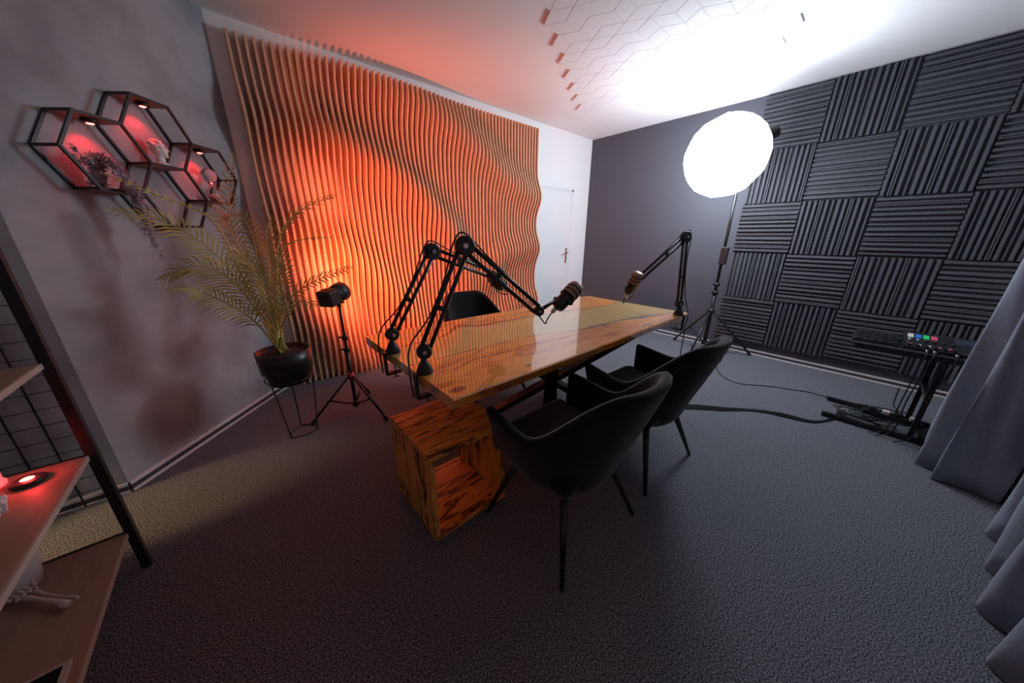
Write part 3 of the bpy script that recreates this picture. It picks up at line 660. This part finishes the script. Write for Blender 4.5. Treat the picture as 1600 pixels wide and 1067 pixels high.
def board(u, z):
    vs = []
    for zz in (z-0.006, z+0.004):
        for uu, oo in ((u-HS/2+0.006, 0.008), (u+HS/2-0.006, 0.008), (u+HS/2-0.006, HD-0.002), (u-HS/2+0.006, HD-0.002)): vs.append(gp(uu, zz, oo))
    MB().add(vs, [(0, 1, 2, 3), (7, 6, 5, 4), (0, 4, 5, 1), (1, 5, 6, 2), (2, 6, 7, 3), (3, 7, 4, 0)]).build('shelf_board', 'shelf_wood', hxs)
for (u, z), k in zip(cent, range(4)):
    if k != 3: board(u, z+HV)
    if k != 2 : board(u, z-HV)
board(cent[2][0], cent[2][1]-HV)
# puck lights under the upper boards
for (u, z), nm in zip(cent[:3], ('in the hexagon with the trailing plant', 'in the topmost hexagon above the bust', 'in the hexagon above the hourglass')):
    zt = z+HV-0.007; p = gp(u-0.005, zt, 0.072)
    pk = thing('puck_light', p, f'small black puck lamp glowing red {nm}', 'puck light', 'red puck lights on the wall shelf')
    MB().lathe([(0.026, -0.0002), (0.028, -0.004), (0.028, -0.014), (0.025, -0.017), (0.014, -0.0172)], 20, Matrix.Translation(p)).build('housing', 'black_plastic', pk)
    MB().lathe([(0.013, -0.0175), (0.011, -0.0205), (0.002, -0.0215)], 16, Matrix.Translation(p)).build('lens', 'red_glow', pk)
    light('SPOT', 'puck_beam', p-V((0, 0, 0.024)), 2.4, (1, 0.02, 0.025), p-V((0, 0, 1))-GN*0.30, spot_size=math.radians(105), spot_blend=0.7, shadow_soft_size=0.012)

# bust on the middle board
bp = gp(0.625, cent[1][1]-HV+0.0045, 0.066)
bmx = Matrix.Translation(bp) @ Matrix.Rotation(math.atan2(GN.y, GN.x)+math.radians(38), 4, 'Z')
mb = MB()
for c, r, sc in (((0, 0, 0.078), 0.030, (1.0, 0.82, 1.15)), ((0.013, 0, 0.066), 0.022, (0.9, 0.85, 1.05)), ((0.004, 0, 0.048), 0.016, (1, 1, 1.2)),
                 ((0.0, 0, 0.028), 0.020, (0.9, 1.0, 1.0)), ((0.0, 0, 0.010), 0.034, (0.8, 1.15, 0.32)), ((0.033, 0, 0.072), 0.0055, (1.1, 0.7, 1.5)),
                 ((0.028, 0, 0.084), 0.009, (0.5, 2.0, 0.5)), ((0.027, 0, 0.058), 0.007, (0.8, 1.4, 0.7)), ((0.022, 0, 0.047), 0.011, (0.9, 1.1, 0.9)),
                 ((0.0, 0.026, 0.074), 0.008, (1, 0.5, 1.3)), ((0.0, -0.026, 0.074), 0.008, (1, 0.5, 1.3)), ((-0.005, 0, 0.003), 0.030, (0.9, 0.9, 0.15))):
    mb.ball(c, r, 2, sc)
rnd = random.Random(3)
for k in range(70):
    th = rnd.uniform(0, 2*math.pi); ph = rnd.uniform(0.0, 1.0); x = -0.004+0.030*math.cos(th)*math.sin(ph*1.5+0.1); y = 0.026*math.sin(th)*math.sin(ph*1.5+0.1); z = 0.078+0.034*math.cos(ph*1.5)
    if x > 0.018 and z < 0.095: continue
    mb.ball((x, y, z), rnd.uniform(0.005, 0.008), 1)
mb.v = [bmx @ (v*1.12) for v in mb.v]
bu = mb.build('plaster_bust', 'plaster'); tag(bu, 'small white plaster bust of a curly head on the upper board of the honeycomb shelf', 'bust')
md = bu.modifiers.new('fuse', 'REMESH'); md.mode = 'VOXEL'; md.voxel_size = 0.0022; md.use_smooth_shade = True

# hourglass
hp_ = gp(0.35, cent[2][1]-HV+0.0045, 0.066)
hg = thing('hourglass', hp_, 'clear glass hourglass glowing red on the honeycomb shelf', 'hourglass')
mt = Matrix.Translation(hp_)
MB().lathe([(0.010, 0.006), (0.030, 0.020), (0.036, 0.045), (0.028, 0.072), (0.008, 0.094), (0.005, 0.098), (0.008, 0.102), (0.030, 0.124), (0.040, 0.152), (0.036, 0.178), (0.012, 0.194)], 26, mt).build('glass_bulbs', 'glass', hg)
MB().lathe([(0.034, 0.0005), (0.036, 0.003), (0.020, 0.008)], 24, mt).build('foot', 'glass', hg)
MB().lathe([(0.026, 0.020), (0.031, 0.036), (0.018, 0.042), (0.004, 0.048)], 22, mt).build('sand', 'sand', hg)

# trailing plant in the left hexagon
tp = thing('trailing_plant', gp(0.87, cent[0][1]-HV+0.006, 0.09), 'mauve trailing plant spilling out of the honeycomb shelf', 'trailing plant')
rnd = random.Random(11)
def strand(pts, seed, dens=1.0):
    r2 = random.Random(seed); P = catmull(pts, 8); mb = MB().tube(P, 0.0016, 5)
    for i, p in enumerate(P):
        for q in range(int(3*dens)):
            d = V((r2.gauss(0, 1), r2.gauss(0, 1), r2.gauss(-0.3, 0.8))).normalized(); ln = r2.uniform(0.010, 0.020)
            s = d.cross(V((r2.gauss(0, 1), r2.gauss(0, 1), r2.gauss(0, 1)))).normalized()*ln*0.28; n = d.cross(s).normalized()*0.0015
            b0 = p+V((r2.uniform(-.008, .008),)*1+(r2.uniform(-.008, .008), r2.uniform(-.008, .008)))
            mb.add([b0, b0+d*ln*0.5+s+n, b0+d*ln, b0+d*ln*0.5-s+n, b0+d*ln*0.5-n*2], [(0, 1, 2, 3), (0, 4, 1), (1, 4, 2), (2, 4, 3), (3, 4, 0)])
    mb.build('strand', 'dried', tp, fix=False)
z0 = cent[0][1]-HV+0.02
for k in range(12):
    e = rnd.uniform(-.045, .03); end = 1.46-rnd.uniform(0.0, 0.29)
    strand([gp(0.95+rnd.uniform(-.03, .03), z0, 0.06), gp(0.97-0.06*rnd.random(), z0+0.10+rnd.uniform(0, .03), 0.09), gp(0.93+e*0.4, z0+0.09, 0.135), gp(0.915+e*0.8, 1.50, 0.158+rnd.uniform(0, .012)), gp(0.905+e, (1.48+end)/2, 0.16), gp(0.90+e+rnd.uniform(-.02, .02), end, 0.15)], k, 1.2)
for k in range(7):
    strand([gp(0.93, z0, 0.06), gp(0.97-0.008*k, z0+0.07, 0.075), gp(1.04-0.022*k, z0+0.13+rnd.uniform(-.03, .02), 0.09+rnd.uniform(-.02, .02))], 50+k, 1.5)

# ------------------------------------------------------------------ tall rack on the left
RX, RY = -4.905, -1.575; RXB, RYE = -5.32, -2.62; PW = 0.026
rk = thing('storage_rack', (-5.11, -2.1, 0), 'black metal rack with oak shelves standing in front of the wire grid', 'rack')
for x in (RX, RXB):
    for y in (RY, RYE): MB().box((x-PW/2, y-PW/2, 0.001), (x+PW/2, y+PW/2, 1.85)).build('post', 'black_metal', rk)
for z, m in ((0.190, 'shelf_wood'), (0.548, 'shelf_wood'), (0.895, 'shelf_wood'), (1.25, 'shelf_wood'), (1.60, 'shelf_wood')):
    s = MB().bbox((RXB-0.008, RYE, z-0.018), (RX-0.010, RY-PW/2-0.001, z), 0.002).build('shelf_board', m, rk)
    MB().box((RX-0.0095, RYE, z-0.018), (RX-0.006, RY-PW/2-0.001, z-0.001)).build('board_edge', 'shelf_edge', s)
    MB().box((RXB, RY-PW/2-0.0005, z-0.02), (RX-PW/2, RY+PW/2-0.006, z-0.004)).build('cross_bar', 'black_metal', rk)

# puck on the middle shelf
pk = thing('puck_light', (-5.008, -1.675, 0.5485), 'small black puck lamp glowing red on the oak rack shelf', 'puck light')
mt = Matrix.Translation((-5.008, -1.675, 0.5485))
MB().lathe([(0.034, 0.0), (0.036, 0.003), (0.036, 0.010), (0.030, 0.014), (0.015, 0.0142)], 24, mt).build('housing', 'black_plastic', pk)
MB().lathe([(0.014, 0.0145), (0.010, 0.017), (0.002, 0.018)], 16, mt).build('lens', 'red_glow', pk)
light('POINT', 'puck_beam', (-5.008, -1.675, 0.585), 0.45, (1, 0.04, 0.04), shadow_soft_size=0.012)
# white figure standing on the middle shelf at the left
fg = MB().lathe([(0.05, 0.0), (0.052, 0.01), (0.046, 0.02), (0.05, 0.10), (0.055, 0.16), (0.050, 0.20), (0.03, 0.225), (0.028, 0.27), (0.034, 0.275), (0.004, 0.277)], 28, Matrix.Translation((-5.105, -1.645, 0.5485)))
tag(fg.build('ceramic_vase', 'white_gloss'), 'pale ceramic vase standing on the middle rack shelf behind the puck lamp', 'vase')
# crystal cluster beside it
rnd = random.Random(5); mb = MB()
for k in range(9):
    d = V((rnd.uniform(-.8, .8), rnd.uniform(-.8, .8), 1)).normalized(); p = V((-5.025+rnd.uniform(-.02, .02), -1.835+rnd.uniform(-.02, .02), 0.549))
    ln = rnd.uniform(0.03, 0.055); mb.tube([p+V((0, 0, 0.010)), p+d*ln*0.7+V((0, 0, 0.010)), p+d*ln], [0.008, 0.009, 0.001], 6)
mb.sm = [False]*len(mb.f); tag(mb.build('crystal_cluster', 'plaster'), 'small white crystal cluster on the middle rack shelf', 'ornament')
# white pot on the lowest shelf
pt = MB().lathe([(0.045, 0.0), (0.052, 0.004), (0.064, 0.06), (0.070, 0.13), (0.066, 0.132), (0.060, 0.06), (0.045, 0.015), (0.01, 0.014)], 28, Matrix.Translation((-5.135, -1.668, 0.1905)))
tag(pt.build('ceramic_pot', 'white_gloss'), 'pale ceramic pot on the lowest rack shelf', 'pot')
# skeleton hand on the lowest shelf
h0, h1 = V((-4.975, -1.865, 0.209)), V((-5.085, -1.745, 0.209))
hd = (h1-h0).normalized(); hs = V((-hd.y, hd.x, 0))
sk = thing('skeleton_hand', (-5.05, -1.78, 0.19), 'pale bone forearm and hand lying on the lowest rack shelf', 'ornament')
for s in (-1, 1):
    o_ = hs*0.0075*s; L = (h1-h0).length
    MB().tube([h0+o_*1.3, h0+o_*1.3+hd*0.012, h0+o_+hd*L*0.3, h0+o_+hd*L*0.7, h1+o_*1.3-hd*0.012, h1+o_*1.3], [0.006+0.0015*s, 0.0085+0.0025*s, 0.0045+0.0015*s, 0.0042+0.001*s, 0.0075+0.001*s, 0.006], 10).build('forearm_bone', 'bone', sk)
mb = MB()
for k in range(7): mb.ball(h1+hd*(0.010+0.008*(k % 2))+hs*(-0.018+0.006*k)+V((0, 0, 0.001*(k % 3))), 0.0065, 1)
mb.build('wrist_bones', 'bone', sk)
for k, (sp, ln) in enumerate(((-0.7, 0.045), (-0.28, 0.075), (0.0, 0.082), (0.24, 0.076), (0.48, 0.060))):
    a = h1+hd*0.022+hs*(0.020*(k-2)*0.55); dd = (hd+hs*sp*0.6).normalized(); q = MB(); p = a
    for j, (fr_, zz) in enumerate(((0.42, 0.016), (0.26, 0.006), (0.18, -0.014), (0.14, -0.018))):
        if k == 0 and j == 3: continue
        e = p+dd*ln*fr_+V((0, 0, zz*0.7)); e.z = max(e.z, 0.197); q.tube([p, p.lerp(e, 0.15), p.lerp(e, 0.5), p.lerp(e, 0.85), e], [0.0045, 0.006, 0.0038, 0.0055, 0.0045], 8); p = e
    q.build('finger', 'bone', sk)
# tablet at the front of the lowest shelf
tf = thing('picture_frame', (-5.0, -2.13, 0.19), 'dark glass panel in a pale frame lying on the lowest rack shelf', 'picture frame')
MB().bbox((-5.11, -2.22, 0.1905), (-4.935, -2.075, 0.202), 0.002).build('frame', 'shelf_edge', tf)
MB().box((-5.098, -2.208, 0.2021), (-4.947, -2.087, 0.2035)).build('glass', 'window_glass', tf)

# wire grid on the wall behind the rack
wg = thing('wire_grid', (-5.4, GB.y-0.022, 0), 'black wire grid hanging on the wall behind the rack', 'wire grid')
yg = GB.y-0.022
for k in range(8): MB().tube([(-5.095-0.0845*k, yg, 0.01), (-5.095-0.0845*k, yg, 1.5)], 0.0036, 6).build('wire', 'black_metal', wg)
for k in range(20): MB().tube([(-5.085, yg-0.005, 0.01+0.0765*k), (-5.70, yg-0.005, 0.01+0.0765*k)], 0.0022, 6).build('wire', 'black_metal', wg)

# ------------------------------------------------------------------ curtains
def curtain(path, z0, z1, label, seed):
    P = catmull([V((x, y, 0)) for x, y in path], 8); NZ = 26; vs = []; fs = []; c = sum(P, V())/len(P)
    for i in range(NZ+1):
        t = i/NZ; z = z0+(z1-z0)*t; k = 0.90+0.10*(1-t)**0.6
        for j, p in enumerate(P):
            dx = 0.012*math.sin(z*3.1+j*0.35+seed)+0.006*math.sin(z*7+j)
            y = YW+0.05+(p.y-YW-0.05)*k; vs.append((p.x+dx, max(YW+0.035, y+0.008*math.sin(z*4+j*0.5)), z))
    n = len(P)
    for i in range(NZ):
        for j in range(n-1): fs.append((i*n+j, i*n+j+1, (i+1)*n+j+1, (i+1)*n+j))
    o = MB().add(vs, fs, True).build('curtain', 'curtain'); md = o.modifiers.new('thick', 'SOLIDIFY'); md.thickness = 0.004; md.offset = 0
    return tag(o, label, 'curtain', 'curtains on the window wall')
curtain([(-0.55, -3.93), (-0.65, -3.83), (-0.76, -3.93), (-0.87, -3.84), (-0.98, -3.93), (-1.09, -3.83), (-1.19, -3.93), (-1.29, -3.735), (-1.37, -3.90), (-1.43, -3.72), (-1.47, -3.80), (-1.525, -3.675), (-1.565, -3.80), (-1.64, -3.735), (-1.66, -3.84), (-1.67, -3.94)], 0.006, 2.6, 'slate grey pleated curtain hanging beside the mixer stand', 0.0)
curtain([(-1.96, -3.94), (-2.02, -3.86), (-2.14, -3.93), (-2.28, -3.83), (-2.42, -3.92), (-2.58, -3.79), (-2.70, -3.92), (-2.84, -3.78), (-2.98, -3.92), (-3.1, -3.8)], 0.006, 2.6, 'slate grey pleated curtain at the near side of the dark window', 2.0)

# ------------------------------------------------------------------ mixer stand
KX0, KX1 = -1.205, -0.845
ks = thing('mixer_stand', (-1.02, -3.5, 0), 'black metal stand with long floor bars in front of the foam tiles', 'equipment stand')
for x in (KX0, KX1):
    MB().bar((x, -3.225, 0.020), (x, -3.76, 0.020), 0.026, 0.026).build('floor_bar', 'black_metal', ks)
    MB().bar((x, -3.655, 0.03), (x, -3.655, 0.585), 0.018, 0.026, (0, 1, 0)).build('upright', 'black_metal', ks)
    MB().bar((x, -3.78, 0.580), (x, -3.26, 0.580), 0.025, 0.025).build('top_arm', 'black_metal', ks)
MB().bar((KX0, -3.70, 0.045), (KX1, -3.70, 0.045), 0.025, 0.025).build('cross_bar', 'black_metal', ks)
MB().bar((KX0, -3.655, 0.32), (KX1, -3.655, 0.32), 0.025, 0.025).build('cross_bar', 'black_metal', ks)
MB().box((KX0-0.01, -3.80, 0.5935), (KX1+0.05, -3.235, 0.603)).build('tray', 'matte_black', ks)
mxr = thing('audio_mixer', (-1.0, -3.63, 0.6035), 'black podcast mixer with lit coloured pads on the stand', 'mixer')
def wedge(x0, x1, y0, y1, z, h0, h1): return MB().add([(x0, y0, z), (x1, y0, z), (x1, y1, z), (x0, y1, z), (x0, y0, z+h0), (x1, y0, z+h1), (x1, y1, z+h1), (x0, y1, z+h0)], [(0, 3, 2, 1), (4, 5, 6, 7), (0, 1, 5, 4), (1, 2, 6, 5), (2, 3, 7, 6), (3, 0, 4, 7)])
wedge(-1.15, -0.83, -3.795, -3.475, 0.6035, 0.018, 0.062).build('case', 'black_plastic', mxr)
def mz(x): return 0.6035+0.018+(x+1.15)/0.32*0.044
for i in range(6):
    y = -3.50-0.036*i
    MB().bbox((-1.135, y-0.008, mz(-1.12)-0.002), (-1.11, y+0.008, mz(-1.12)+0.012), 0.002).build('fader_knob', 'black_plastic', mxr)
    MB().lathe([(0.008, -0.002), (0.007, 0.014), (0.001, 0.015)], 12, Matrix.Translation((-1.02, y, mz(-1.02)))).build('rotary_knob', 'chrome' if i < 2 else 'black_plastic', mxr)
for i, m in enumerate(('pad_w', 'pad_b', 'pad_g', 'pad_p')):
    for j in range(2):
        y = -3.505-0.034*i; x = -0.90-0.04*j
        MB().bbox((x-0.014, y-0.013, mz(x)-0.003), (x+0.014, y+0.013, mz(x)+0.006), 0.002).build('lit_pad', m, mxr)
MB().add([(-0.975, -3.69, mz(-0.975)+0.001), (-0.86, -3.69, mz(-0.86)+0.001), (-0.86, -3.775, mz(-0.86)+0.001), (-0.975, -3.775, mz(-0.975)+0.001)], [(0, 1, 2, 3)]).build('screen', 'screen', mxr)
for i, m in enumerate(('pad_p', 'pad_w', 'pad_w', 'pad_p', 'pad_p')):
    y = -3.505-0.04*i; MB().box((-1.095, y-0.006, mz(-1.09)-0.001), (-1.083, y+0.006, mz(-1.09)+0.004)).build('status_light', m, mxr)
dv = thing('control_surface', (-1.0, -3.35, 0.6035), 'dark grey keypad controller at the free end of the stand tray', 'controller')
wedge(-1.14, -0.86, -3.455, -3.245, 0.6035, 0.012, 0.038).build('case', 'black_plastic', dv)
for i in range(5):
    for j in range(4):
        x = -1.115+0.06*j; y = -3.27-0.04*i; z = 0.6035+0.012+(x+1.14)/0.28*0.026
        MB().bbox((x-0.016, y-0.014, z-0.002), (x+0.020, y+0.014, z+0.008), 0.003).build('key', 'matte_black', dv)
# plugs and leads leaving the mixer
for i, y in enumerate((-3.575, -3.605, -3.69)):
    o = thing('audio_lead', (-1.152, y, 0.62), 'short black lead with a steel plug hanging off the mixer front', 'cable', 'leads plugged into the mixer')
    MB().tube([(-1.1515, y, 0.614), (-1.185, y, 0.614)], 0.007, 10).build('plug', 'chrome', o)
    MB().tube(catmull([(-1.185, y, 0.614), (-1.215, y, 0.60), (-1.235, y+0.01, 0.52), (-1.255, y+0.02+0.01*i, 0.30), (-1.25, y+0.03, 0.06), (-1.27-0.02*i, y+0.10, 0.005)], 8), 0.0035, 6).build('cord', 'cable', o)
# cables lying on the carpet
def floor_px(pts, r, label, dz=0.0, group=None):
    return cable([on_z(px, py, r+0.001+dz) for px, py in pts], r, label, 6, 'floor_cable', group)
for k, dy in enumerate((-2.2, 0.0, 2.0)):
    floor_px([(1045, 634+dy*1.4), (1090, 636+dy*1.3), (1130, 639+dy), (1165, 640+dy*0.5), (1195, 643+dy*0.6), (1230, 650+dy), (1265, 658+dy*0.6), (1290, 657+dy*0.4), (1320, 645+dy*2)], 0.005, 'black audio cable in the bundle running along the carpet from the chairs to the stand', 0.0, 'bundled cables on the carpet')
floor_px([(1126, 548), (1128, 561), (1120, 571), (1124, 583), (1138, 593), (1160, 600), (1197, 603), (1240, 609), (1265, 613), (1295, 621), (1340, 631), (1380, 638), (1420, 646)], 0.0035, 'thin black cord wandering over the carpet from the lantern stand', 0.0)
floor_px([(1405, 605), (1399, 622), (1396, 634), (1402, 640), (1398, 652), (1390, 662)], 0.0035, 'thin black cord running from the skirting to the stand', 0.0)
rnd = random.Random(21)
for k in range(9):
    cx, cy = rnd.uniform(-1.10, -0.95), rnd.uniform(-3.60, -3.33); pts = []
    a0 = rnd.uniform(0, 6.28); ry = rnd.uniform(0.07, 0.16); rx = rnd.uniform(0.04, 0.09)
    for q in range(9):
        a = a0+q*0.72; pts.append((cx+rx*math.cos(a)*rnd.uniform(.7, 1.1), cy+ry*math.sin(a)*rnd.uniform(.8, 1.1), 0.005+0.007*k+0.003*(q % 2)))
    cable(pts, 0.0034, 'loose coil of thin black cable tangled between the floor bars of the stand', 6, 'cable_coil', 'cable coils under the mixer stand')
ps_ = thing('power_strip', (-1.03, -3.60, 0), 'black power strip with plugs under the stand', 'power strip')
MB().bbox((-1.13, -3.70, 0.075), (-1.08, -3.42, 0.11), 0.004).build('case', 'black_plastic', ps_)
for i in range(4): MB().bbox((-1.125, -3.67+0.062*i, 0.1105), (-1.085, -3.635+0.062*i, 0.135), 0.004).build('plug', 'black_plastic' if i % 2 else 'trim_white', ps_)
# cord of the boom arm by the dark wall
cable([V((-2.03, -2.43, 0.66)), V((-2.035, -2.435, 0.45)), V((-2.06, -2.42, 0.2)), V((-2.10, -2.39, 0.005)), V((-2.2, -2.35, 0.005))], 0.0035, 'black cord hanging from the boom clamp at the table corner by the dark wall', 6, 'hanging_cable')
